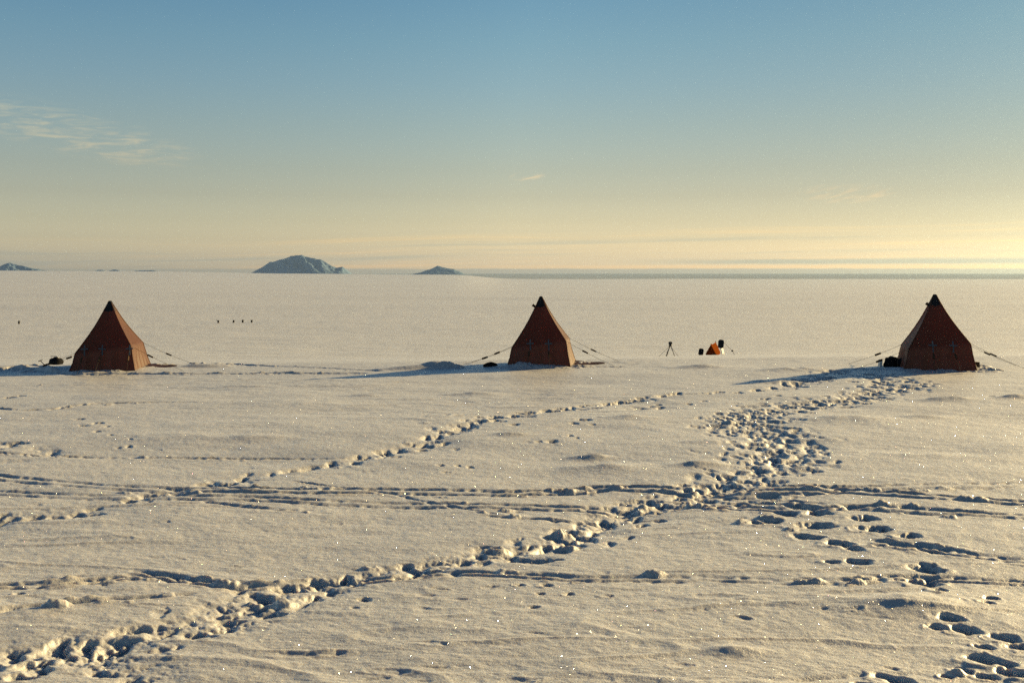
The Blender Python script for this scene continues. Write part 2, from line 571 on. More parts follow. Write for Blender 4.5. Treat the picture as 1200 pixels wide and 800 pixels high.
def lump(cx, cy, r, h, asp=1.0, ang=0.0, sharp=3.5):
    s = window(cx, cy, r * max(asp, 1) * 2.1)
    x = X[s] - cx; y = Y[s] - cy
    if x.size == 0:
        return
    ca, sa = math.cos(ang), math.sin(ang)
    u = x * ca + y * sa; v = -x * sa + y * ca
    sd_ = random.random() * 200
    q = np.sqrt((u / (r * asp)) ** 2 + (v / r) ** 2) * np.where(x * SH[0] + y * SH[1] > 0, 0.62, 1.0) * (1 + 0.3 * vnoise(X[s] / r * 0.9 + sd_, Y[s] / r * 0.9))  # gentle sunward, steep opposite: clod shaped so its lit face stays dimmer
    RIM[s] = np.maximum(RIM[s], h * np.clip(1 - q ** sharp, 0, 1) ** 0.7 )


def resample(pts, step):
    """walk a polyline of world points"""
    out = []
    for (x0, y0, w0), (x1, y1, w1) in zip(pts[:-1], pts[1:]):
        L = math.hypot(x1 - x0, y1 - y0)
        n = max(1, int(L / step))
        for k in range(n):
            t = k / n
            out.append((x0 + (x1 - x0) * t, y0 + (y1 - y0) * t, w0 + (w1 - w0) * t, math.atan2(y1 - y0, x1 - x0)))
    return out


def trail(pix, depth=0.07, dens=9.0, lumps=26.0, size=1.0):
    """churned foot trail: boot holes and kicked-up clods along a route"""
    pts = []
    for p in pix:
        x, y = gp(p[0], p[1])
        pts.append((x, y, p[2]))
    st = 0.12
    for (x, y, wd, a) in resample(pts, st):
        nx, ny = -math.sin(a), math.cos(a)
        sw = window(x, y, wd * 1.3)
        if X[sw].size:
            CHURN[sw] = np.maximum(CHURN[sw], np.exp(-((X[sw] - x) ** 2 + (Y[sw] - y) ** 2) / (0.50 * wd) ** 2) * min(1, depth / 0.06))
        # shallow trough
        nd = np.random.default_rng(int(abs(x * 991 + y * 77) * 10) % 100000)
        k = nd.poisson(dens * 1.25 * wd * st)
        for _ in range(k):
            o = nd.normal() * wd * 0.32
            j = nd.normal() * 0.1
            dd = depth * (0.55 + 0.8 * nd.random()) * math.exp(-(o / wd) ** 2 * 2)
            dent(x + nx * o + j, y + ny * o + j, a + nd.normal() * 0.5, (0.13 + 0.12 * nd.random()) * size, (0.065 + 0.045 * nd.random()) * size, dd, 0.05)
        k = nd.poisson(lumps * 0.35 * wd * st)
        for _ in range(k):
            o = nd.normal() * wd * 0.42
            rr = (0.012 + 0.04 * nd.random() ** 3) * size
            j = nd.normal() * 0.1
            lump(x + nx * o + j, y + ny * o, rr * 1.3, rr * (0.12 + 0.25 * nd.random()), 1 + nd.random(), nd.random() * 3)


def track(pix, depth=0.035, wid=0.06, gap=0.30, two=True, rough=1.0, lump_n=1.2, gain=1.7):
    """sledge or ski track: one or two ruts with a crumbly berm"""
    pts = []
    for p in pix:
        x, y = gp(p[0], p[1])
        pts.append((x, y, p[2] if len(p) > 2 else 1.0))
    sd_ = random.random() * 100
    depth *= gain * 0.9
    wid *= 1.0
    for (x, y, k, a) in resample(pts, 0.5):
        s = window(x, y, 0.75 + gap)
        xx = X[s] - x; yy = Y[s] - y
        if xx.size == 0:
            continue
        ca, sa = math.cos(a), math.sin(a)
        u = xx * ca + yy * sa
        v = -xx * sa + yy * ca
        wu = np.clip(1 - np.abs(u - 0.0) / 0.5, 0, 1)          # overlapping tents along the way
        wob = 0.05 * vnoise(X[s] * 0.9 + sd_, Y[s] * 0.9)
        v = v + wob
        st_ = np.clip(0.75 + 0.7 * vnoise(X[s] * 0.55 + sd_, Y[s] * 0.25), 0.3, 1.3) * k
        crumb = 1 + 0.7 * rough * vnoise(X[s] * 11, Y[s] * 11 + sd_)
        h = 0
        for o in ((-gap / 2, gap / 2) if two else (0,)):
            h = h - depth * np.exp(-((v - o) / wid) ** 2) * crumb
            h = h + depth * 0.32 * np.exp(-((v - o - wid * 2.0) / (wid * 0.8)) ** 2) * crumb * np.clip(0.5 + vnoise(X[s] * 2.3 + sd_, Y[s] * 2.3), 0, 2)
            h = h + depth * 0.25 * np.exp(-((v - o + wid * 2.0) / (wid * 0.8)) ** 2) * crumb * np.clip(0.5 + vnoise(X[s] * 2.9, Y[s] * 2.9 + sd_), 0, 2)
        Z[s] += h * st_ * wu
        if random.random() < lump_n * 0.5 * k:
            rr = 0.015 + 0.035 * random.random() ** 2
            oo = random.choice((-1, 1)) * (gap / 2 * two + wid * 2) + random.gauss(0, 0.04)
            lump(x - sa * oo + random.gauss(0, 0.2), y + ca * oo, rr, rr * 0.8, 1 + 1.5 * random.random(), a)


def pit_at(px, py, wpx, depth=0.11, ang=None, W=None, rim=0.3):
    """a single deep boot hole given where and how wide it shows"""
    x, d = gp(px, py)
    L = wpx / FOC * d * 0.6
    L = max(L, 0.06)
    dent(x, d, ang if ang is not None else random.uniform(-0.5, 0.1), L, W or min(L * 0.66, 0.15), depth, rim)


# --- long smooth swells seen as soft shade
for (px, py, wp, hh) in ((710, 547, 90, 0.05), (690, 535, 45, 0.05), (820, 545, 45, 0.045), (830, 520, 60, 0.03), (180, 512, 120, 0.02),
                         (560, 460, 60, 0.04), (340, 472, 160, 0.03), (430, 463, 40, 0.03), (1070, 708, 130, 0.04), (860, 760, 60, 0.03),
                         (1110, 470, 60, 0.05), (1190, 468, 40, 0.05), (1080, 490, 60, 0.04), (990, 494, 110, 0.04), (600, 512, 40, 0.04), (735, 492, 60, 0.04),
                         (1080, 535, 100, 0.03), (820, 431, 60, 0.05), (900, 447, 60, 0.04), (930, 434, 90, 0.06), (300, 515, 80, 0.03)):
    x, d = gp(px, py)
    hw = wp / FOC * d * 0.5
    s = window(x, d, hw * 2.2)
    u = (X[s] - x) / hw; v = (Y[s] - d) / (hw * 0.42)
    Z[s] += 1.7 * hh * np.exp(-(u * u + v * v)) * (1 + 0.2 * vnoise(X[s] * 3, Y[s] * 3))

# --- sledge and ski tracks crossing the foreground
track([(-60, 552), (0, 557, 1), (60, 563, 1), (130, 570, 1.2), (200, 573), (300, 574), (450, 573), (600, 574, 1.3), (720, 569, 1.3), (830, 573, 1), (1000, 573, .9), (1200, 569, .8), (1270, 568)], 0.05, 0.05, 0.30)
track([(-60, 572), (0, 576, .8), (100, 580, .8), (230, 583, .8), (300, 584), (420, 587, 1.2), (600, 590, 1.3), (740, 593, 1.2), (820, 590, .7), (930, 590, .5), (1000, 596, .4), (1100, 602, .4), (1200, 608, .7), (1260, 611)], 0.045, 0.05, 0.26)
track([(830, 575), (900, 577), (1000, 577), (1100, 584, 1), (1200, 590, .9), (1260, 592)], 0.05, 0.055, 0.30)
track([(870, 581), (940, 582), (1010, 573, .9), (1120, 575, .7), (1200, 573, .7)], 0.04, 0.05, 0.2, False)
track([(-40, 528), (0, 530), (60, 533), (130, 534, .7), (200, 534, .6), (300, 535, .8), (400, 536, .6), (470, 537, .2)], 0.045, 0.04, 0.2, False)
track([(-60, 690), (0, 688, 1.3), (80, 684, 1.3), (140, 678, .8), (190, 674, 1.0), (240, 680, 1.2), (300, 683, 1), (380, 676, .6), (560, 669, .7), (640, 673, 1), (700, 676, 1), (770, 676, 1.1), (860, 677, .9), (950, 681, 1), (1010, 681, 1), (1060, 677, .9), (1120, 678, .7), (1200, 680, 1), (1260, 681)], 0.055, 0.045, 0.14)
track([(300, 560, .7), (360, 564, .8), (470, 578, .5), (560, 596, .5), (600, 603, .8), (690, 606, .6), (800, 604, .4)], 0.035, 0.035, 0.2, False)
track([(800, 590, .8), (850, 593, .8), (900, 596, .6), (970, 598, .5)], 0.045, 0.05, 0.2)
track([(985, 596, 1.4), (1030, 595, 1.6), (1080, 597, 1.2), (1130, 602, 1.1), (1200, 606, 1.0)], 0.06, 0.07, 0.18, False)
track([(1060, 640), (1100, 645, 1.4), (1140, 652, 1.3), (1200, 658, 1.2), (1260, 664)], 0.06, 0.06, 0.16)
track([(-40, 726), (0, 722, 1.2), (30, 716, 1), (80, 711, 1.4), (130, 705, 1.2), (180, 700, .5), (230, 694, .7)], 0.06, 0.05, 0.18, False)
track([(-20, 436, 2), (20, 434, 2.6), (60, 436, 2.2), (90, 438, 1.8), (125, 438, 1.5), (150, 437.5, 1.0), (220, 437.5, .9), (300, 437, .8), (400, 437, .6), (440, 437, .3)], 0.075, 0.16, 0.5, False)
track([(180, 429, .5), (230, 425, 1), (300, 428, 1), (380, 431, .8), (450, 435, .5)], 0.05, 0.1, 0.3, False)
track([(-10, 452, .2), (60, 452, .5), (150, 451, .3)], 0.04, 0.09, 0.3, False)
track([(600, 428.5, 1), (650, 430, 1.3), (700, 430, 1.2), (740, 430, .8)], 0.06, 0.1, 0.3, False)
track([(1090, 432, .8), (1130, 433, 1.6), (1160, 435, 1.2), (1190, 434, .8)], 0.07, 0.1, 0.3, False)
track([(930, 440, .2), (970, 436, 1), (1010, 434, 1.4), (1050, 434, .8)], 0.05, 0.1, 0.3, False)
track([(0, 480), (40, 481, .6), (75, 479, 1.6), (100, 476, 1.6), (130, 474, .8), (180, 473, .3), (290, 472, .4), (400, 471, .3)], 0.05, 0.07, 0.3, False)
track([(560, 672, .8), (640, 670, .5), (600, 664, .7)], 0.04, 0.05, 0.2, False)
track([(860, 795, .5), (950, 793, .8), (1040, 786, .6), (1110, 782, .5)], 0.04, 0.04, 0.2, False)
track([(150, 592, .3), (260, 590, .8), (340, 596, .8), (420, 596, .5)], 0.03, 0.04, 0.2, False)

# --- the main beaten trail from the lower left to the right-hand tent
trail([(-30, 795, .8), (30, 783, .9), (90, 768, .9), (150, 752, .8), (210, 738, .7), (260, 727, .7), (310, 708, .9), (350, 690, .8), (400, 676, .6), (440, 671, .5),
       (500, 660, .55), (560, 646, .6), (620, 641, .55), (665, 630, .7), (700, 612, .8), (735, 596, .9), (780, 580, .9), (830, 570, .8), (870, 566, .9)], 0.075, 19, 45)
trail([(100, 782, .6), (170, 785, .5), (210, 790, .4)], 0.07, 6, 30)
trail([(300, 700, .6), (320, 712, .7), (300, 722, .6)], 0.09, 10, 60, 1.3)
trail([(560, 640, .5), (600, 650, .4), (640, 655, .3)], 0.08, 6, 30)
trail([(640, 640, .4), (690, 634, .4)], 0.08, 10, 60)
trail([(820, 572, .9), (880, 556, 1.2), (905, 545, 1.5), (915, 530, 1.7), (900, 515, 1.6), (885, 505, 1.6), (875, 495, 1.7), (880, 487, 1.6)], 0.068, 24, 12, 1.15)
trail([(812, 501, .5), (840, 500, 1.1), (870, 498, 1.4)], 0.085, 18, 14, 1.15)
trail([(875, 490, 1.2), (905, 481, 1.5), (950, 474, 1.6), (990, 470, 1.3), (1020, 463, 1.2), (1050, 454, 1.6), (1040, 445, 1.6), (1025, 438, 1.6)], 0.068, 13, 8, 1.3)
trail([(1040, 455, 1.0), (1075, 456, .8)], 0.09, 6, 20, 1.4)
trail([(870, 482, .5), (880, 477, .7), (900, 475, .5)], 0.09, 6, 20, 1.4)
trail([(740, 586, .9), (800, 585, .9), (850, 582, .7), (890, 584, .5)], 0.08, 8, 40)
# --- the narrower trail from the left edge to the ridge
trail([(-30, 613, .6), (20, 606, .8), (60, 603, .5), (100, 597, .6), (130, 590, .5), (170, 580, .45), (210, 573, .5), (245, 567, .5), (290, 557, .4), (350, 548, .35),
       (410, 541, .4), (450, 530, .5), (500, 519, .5)], 0.085, 14, 30, 1.1)
trail([(480, 528, .7), (500, 524, .8), (530, 520, .5)], 0.08, 8, 24, 1.2)
trail([(500, 516, .5), (545, 499, .7), (580, 492, .9), (610, 485, .6), (680, 476, .5), (720, 470, .5), (790, 461, .35)], 0.09, 12, 16, 1.35)
trail([(740, 478, .5), (770, 476, .5)], 0.07, 6, 20, 1.2)
trail([(790, 462, .2), (860, 459, .3), (910, 455, .5), (935, 448, 1.1), (965, 441, 1.0), (985, 436, .8)], 0.085, 6, 12, 1.5)
trail([(960, 445, .6), (985, 441, .9)], 0.09, 8, 20, 1.4)
trail([(0, 520, .6), (30, 524, .7), (60, 532, .5)], 0.09, 8, 40, 1.2)
trail([(0, 540, .4), (40, 536, .4)], 0.05, 6, 30)

# --- single deep prints
for (px, py, wp) in ((897, 581, 24), (862, 588, 26), (892, 588, 20), (936, 594, 34), (920, 601, 30), (956, 602, 30), (885, 611, 22), (903, 610, 24), (951, 616, 42),
                     (943, 628, 30), (1007, 609, 32), (1019, 621, 32), (980, 637, 30), (1000, 644, 20), (1004, 659, 28), (973, 658, 16), (1061, 630, 26), (1050, 641, 34),
                     (1027, 641, 14), (1080, 667, 40), (1078, 682, 40), (1099, 692, 20), (1090, 648, 30), (1110, 723, 28), (1128, 735, 34), (1097, 732, 20),
                     (1175, 743, 34), (1196, 754, 32), (1150, 753, 20), (1150, 767, 40), (1128, 779, 24), (1152, 785, 26), (1172, 771, 28), (1190, 784, 40),
                     (1047, 790, 42), (1010, 797, 20), (1108, 786, 14), (1160, 700, 14), (1156, 706, 14)):
    pit_at(px, py, wp, random.uniform(0.11, 0.15), random.uniform(-0.5, 0.05), None, 0.10)
for (px, py, wp) in ((90, 491, 12), (112, 497, 14), (96, 500, 12), (123, 501, 10), (112, 507, 12), (128, 512, 8), (152, 516, 8), (137, 524, 10), (150, 523, 10), (18, 464, 22), (8, 466, 14),
                     (630, 519, 10), (645, 519, 16), (665, 513, 12), (673, 515, 8), (682, 495, 16), (672, 499, 10), (692, 500, 8), (700, 492, 8), (738, 480, 12), (752, 478, 8), (760, 474, 12),
                     (805, 472, 12), (823, 469, 8), (770, 472, 10), (910, 464, 10), (895, 467, 12), (550, 546, 8), (520, 552, 10), (535, 545, 6), (515, 545, 10),
                     (600, 500, 12), (522, 487, 8), (535, 488, 12), (543, 487, 8), (640, 684, 14), (665, 694, 12), (633, 694, 6), (610, 684, 12), (625, 710, 14),
                     (20, 699, 10), (425, 700, 16), (415, 710, 10), (1160, 466, 10), (985, 459, 8), (930, 507, 12), (915, 503, 10), (930, 495, 8), (1000, 470, 8)):
    pit_at(px, py, wp, random.uniform(0.06, 0.09), random.uniform(-0.3, 0.3), None, 0.1)
# shallow scuffs
for _ in range(110):
    px, py = random.uniform(0, 1200), 440 + 360 * random.random() ** 0.8
    x, d = gp(px, py)
    dent(x, d, random.uniform(-0.25, 0.25), random.uniform(0.06, 0.22), random.uniform(0.03, 0.06), random.uniform(0.006, 0.016), 0.5)

# --- blocks and clods standing proud of the crust
def clod(px, py, wpx, h, asp=1.4, ang=0.0):
    x, d = gp(px, py)
    lump(x, d, wpx / FOC * d / 2 / asp, h * 0.62, asp * 1.25, ang, 3.0)
clod(763, 671, 20, 0.075, 1.7); clod(770, 671.5, 9, 0.05)
clod(55, 715, 26, 0.075, 1.8); clod(66, 716, 18, 0.09); clod(47, 716, 16, 0.06); clod(78, 713, 10, 0.05)
clod(720, 568, 12, 0.10); clod(660, 571, 26, 0.09, 2.5); clod(1135, 586, 26, 0.09, 2.0); clod(1015, 573, 20, 0.07, 2)
clod(600, 603, 10, 0.08); clod(945, 682, 20, 0.07, 2); clod(955, 681, 12, 0.05); clod(1105, 573, 14, 0.06, 2)
clod(262, 680, 18, 0.08); clod(250, 683, 16, 0.06); clod(225, 676, 22, 0.07, 2); clod(330, 706, 20, 0.07, 1.6); clod(296, 704, 16, 0.06, 1.6)
clod(430, 661, 14, 0.06); clod(575, 640, 20, 0.10, 1.6); clod(655, 621, 14, 0.10); clod(660, 640, 18, 0.08); clod(590, 668, 22, 0.06, 2)
clod(1120, 783, 16, 0.06); clod(170, 678, 20, 0.05, 2); clod(850, 497, 14, 0.10); clod(813, 590, 20, 0.10, 1.6); clod(870, 610, 14, .06)
clod(940, 548, 22, 0.05, 1.5); clod(830, 594, 10, 0.06); clod(895, 607, 20, 0.07, 1.6); clod(925, 620, 12, 0.06); clod(680, 617, 12, 0.06)
# drift in front of the left tent and the mound left of the middle tent
def mound(px, py, wm, dm, h, ang=0.0, pw=2.0):
    x, d = gp(px, py)
    s = window(x, d, max(wm, dm) * 2.2)
    ca, sa = math.cos(ang), math.sin(ang)
    xx = X[s] - x; yy = Y[s] - d
    u = (xx * ca + yy * sa) / wm; v = (-xx * sa + yy * ca) / dm
    q = np.hypot(u, v) * (1 + 0.12 * vnoise(X[s] * 2, Y[s] * 2))
    Z[s] += h * np.exp(-(q ** pw))
mound(100, 433, 2.0, 0.7, 0.16)
mound(10, 432.5, 1.0, 0.6, 0.12)
mound(495, 432, 1.3, 0.35, 0.13, 0.12, 3.0)
mound(515, 431, 0.6, 0.3, 0.12, 0.2, 4.0)
clod(528, 431.5, 14, 0.11, 1.5); clod(535, 432.5, 9, 0.06)
mound(622, 430.5, 1.0, 0.45, 0.16)
mound(1050, 433, 1.6, 0.5, 0.07)
mound(240, 429, 0.9, 0.4, 0.10, 0, 3); clod(252, 427, 14, 0.1); clod(236, 428, 9, 0.1); clod(266, 427, 10, 0.07); clod(226, 426, 9, .07)
clod(718, 430, 10, .05); clod(40, 430, 8, .1); clod(33, 430, 8, .06); clod(52, 430, 6, .07)

# shovelled snow heaped against the tent walls
for (tx_, ty_, tr_, hw_) in ((129, 38.3, 7, 1.2), (634, 38.0, -6, 1.2), (1095.5, 35.6, -13, 1.2)):
    cx_ = (tx_ - 600) / FOC * ty_
    for k in range(22):
        e_ = random.uniform(-1.25, 1.35)
        off_ = random.uniform(-0.05, 0.22)
        if k % 3:
            lx, ly = e_, -(hw_ + off_)
        else:
            lx, ly = hw_ + off_ + 0.05, e_
        ca, sa = math.cos(R(tr_)), math.sin(R(tr_))
        rr = random.uniform(0.05, 0.16)
        lump(cx_ + lx * ca - ly * sa, ty_ + lx * sa + ly * ca, rr, rr * random.uniform(0.2, 0.5), random.uniform(1.2, 2.8), random.uniform(-0.4, 0.4))

# crumbly floor inside the boot holes
k_ = np.clip(-PIT / 0.04, 0, 1)
RIM *= 1 + 0.5 * fbm(X * 13, Y * 13, 2)
cm = np.clip(CHURN * (1.1 + 0.9 * vnoise(X * 1.7, Y * 1.7)), 0, 1.2)
crumb_ = 0.030 * fbm(X * 5.5, Y * 5.5, 2) + 0.030 * (np.abs(fbm(X * 11, Y * 11, 2, 0.6)) - 0.35) + 0.010 * fbm(X * 30, Y * 30, 1)
crumb_ = np.where(crumb_ > 0, crumb_ * 0.25, crumb_)
Z += cm * (crumb_ * 0.6 * (1 - 0.45 * sstep(12, 18, D)) - 0.03)
Z += PIT + RIM + k_ * (0.012 * fbm(X * 9, Y * 9, 3, 0.6) + 0.02 * np.clip(fbm(X * 5 + 3, Y * 5, 2), 0, 1))

# settle: a light blur over the churned snow
def blur(A, n0, n1):
    for ax, n in ((0, n0), (1, n1)):
        c_ = A.copy()
        for q in range(1, n + 1):
            c_ += np.roll(A, q, ax) + np.roll(A, -q, ax)
        A = c_ / (2 * n + 1)
    return A
chg = np.clip((np.abs(PIT) + np.abs(RIM)) * 200, 0, 1)
Zs = blur(Z, 1, 2)
wb_ = blur(chg, 1, 2) * (1 - sstep(18, 30, D)) * 0.35
Z = Z + (Zs - Z) * wb_

# mesh
verts = np.stack([X, Y, Z], -1).reshape(-1, 3).astype(np.float32)
verts = np.concatenate([verts, np.array([[0, 0, 0]], np.float32)])
i = np.arange(NR - 1)[:, None]; j = np.arange(NC)[None, :]
j1 = (j + 1) % NC
quads = np.stack([i * NC + j, i * NC + j1, (i + 1) * NC + j1, (i + 1) * NC + j], -1).reshape(-1, 4)
tri_c = len(verts) - 1
tris = np.stack([np.full(NC, tri_c), (np.arange(NC) + 1) % NC, np.arange(NC)], -1)
quads = quads[:, ::-1]
me = bpy.data.meshes.new("snow_ground")
nl_ = quads.size + tris.size
me.vertices.add(len(verts)); me.loops.add(nl_); me.polygons.add(len(quads) + len(tris))
me.vertices.foreach_set("co", verts.ravel())
me.loops.foreach_set("vertex_index", np.concatenate([quads.ravel(), tris.ravel()]).astype(np.int32))
ls = np.concatenate([np.arange(len(quads)) * 4, len(quads) * 4 + np.arange(len(tris)) * 3]).astype(np.int32)
me.polygons.foreach_set("loop_start", ls)
me.update(calc_edges=True)
me.validate()
me.shade_smooth()
me.materials.append(M_snow)
snow = bpy.data.objects.new("snow_ground", me)
col.objects.link(snow)
snow['kind'] = 'structure'
# where the snow surface really is (for seating things)
def ground(x, y):
    r = math.hypot(x, y); a = math.degrees(math.atan2(x, y))
    i_ = min(max(int(np.searchsorted(rows, r)), 1), NR - 1); j_ = min(max(int(np.searchsorted(cols, a)), 1), NC - 1)
    tr = (r - rows[i_ - 1]) / (rows[i_] - rows[i_ - 1]); tj = (a - cols[j_ - 1]) / (cols[j_] - cols[j_ - 1])
    return float((Z[i_ - 1, j_ - 1] * (1 - tj) + Z[i_ - 1, j_] * tj) * (1 - tr) + (Z[i_, j_ - 1] * (1 - tj) + Z[i_, j_] * tj) * tr)


# ------------------------------------------------------------------ object helpers
def link(name, bm, m, parent=None, smooth=False, kind=None):
    me = bpy.data.meshes.new(name)
    bmesh.ops.recalc_face_normals(bm, faces=bm.faces)
    bm.to_mesh(me)
    bm.free()
    if smooth:
        me.shade_smooth()
    me.materials.append(m)
    o = bpy.data.objects.new(name, me)
    col.objects.link(o)
    if parent:
        o.parent = parent
    if kind:
        o['kind'] = kind
    return o


def empty(name, loc, rz=0.0, label=None, cat=None, group=None):
    o = bpy.data.objects.new(name, None)
    col.objects.link(o)
    o.location = loc
    o.rotation_euler = (0, 0, rz)
    o.empty_display_size = 0.3
    return tag(o, label, cat, group)


def tag(o, label, cat, group=None):
    if label: o['label'] = label
    if cat: o['category'] = cat
    if group: o['group'] = group
    return o


def tube(bm, pts, r, n=6, r2=None):
    """round bar through points"""
    rings = []
    for k, p in enumerate(pts):
        p = Vector(p)
        a = Vector(pts[max(k - 1, 0)]); b = Vector(pts[min(k + 1, len(pts) - 1)])
        d = (b - a).normalized()
        up = Vector((0, 0, 1)) if abs(d.z) < 0.95 else Vector((1, 0, 0))
        s = d.cross(up).normalized(); t = s.cross(d)
        rr = r if r2 is None else r + (r2 - r) * k / (len(pts) - 1)
        rings.append([bm.verts.new(p + s * math.cos(q / n * 2 * math.pi) * rr + t * math.sin(q / n * 2 * math.pi) * rr) for q in range(n)])
    for a, b in zip(rings[:-1], rings[1:]):
        for q in range(n):
            bm.faces.new((a[q], a[(q + 1) % n], b[(q + 1) % n], b[q]))
    bm.faces.new(rings[0][::-1]); bm.faces.new(rings[-1])


def box(bm, c, s, rot=None, bevel=0.0):
    r = bmesh.ops.create_cube(bm, size=1.0)
    vs = r['verts']
    bmesh.ops.scale(bm, vec=s, verts=vs)
    if bevel:
        es = list({e for v in vs for e in v.link_edges})
        rb = bmesh.ops.bevel(bm, geom=es, offset=bevel, segments=2, affect='EDGES')
        vs = list({v for f in rb['faces'] for v in f.verts} | {v for v in vs if v.is_valid})
    M = Matrix.Translation(Vector(c)) @ (rot.to_4x4() if rot else Matrix.Identity(4))
    bmesh.ops.transform(bm, matrix=M, verts=vs)


def blob(bm, c, s, n=2, rough=0.15, seed=1):
    r = bmesh.ops.create_icosphere(bm, subdivisions=n, radius=1)
    rd = random.Random(seed)
    ph = [rd.random() * 6 for _ in range(6)]
    for v in r['verts']:
        p = v.co.copy()
        k = 1 + rough * (math.sin(p.x * 4 + ph[0]) * math.sin(p.y * 3.3 + ph[1]) + 0.6 * math.sin(p.z * 6 + ph[2] + p.x * 5))
        q = Vector((p.x * k * s[0], p.y * k * s[1], max(p.z, -0.35) * k * s[2]))
        v.co = q + Vector(c)


# ------------------------------------------------------------------ pyramid tents
H_T = 2.40


def tent_outline(t, sx, sy, sh):
    """corner of the tent at height fraction: t 0 ground .. 1 shoulder .. 2 apex"""
    zs = sh[0] if sx < 0 else sh[1]
    if t <= 1:
        wv = 1.14 + (0.945 - 1.14) * t
        # slight inward curve of the wall
        wv -= 0.02 * math.sin(math.pi * t)
        fl = 0.10 * (1 - t) * (sx > 0 and sy > 0)
        return Vector((sx * wv + fl, sy * wv, -0.12 + (zs + 0.12) * t))
    u = t - 1
    wv = 0.945 + (0.045 - 0.945) * u
    wv -= 0.058 * math.sin(math.pi * min(u * 1.02, 1))       # cloth dips between shoulder and apex
    return Vector((sx * wv, sy * wv, zs + (H_T - 0.02 - zs) * u))


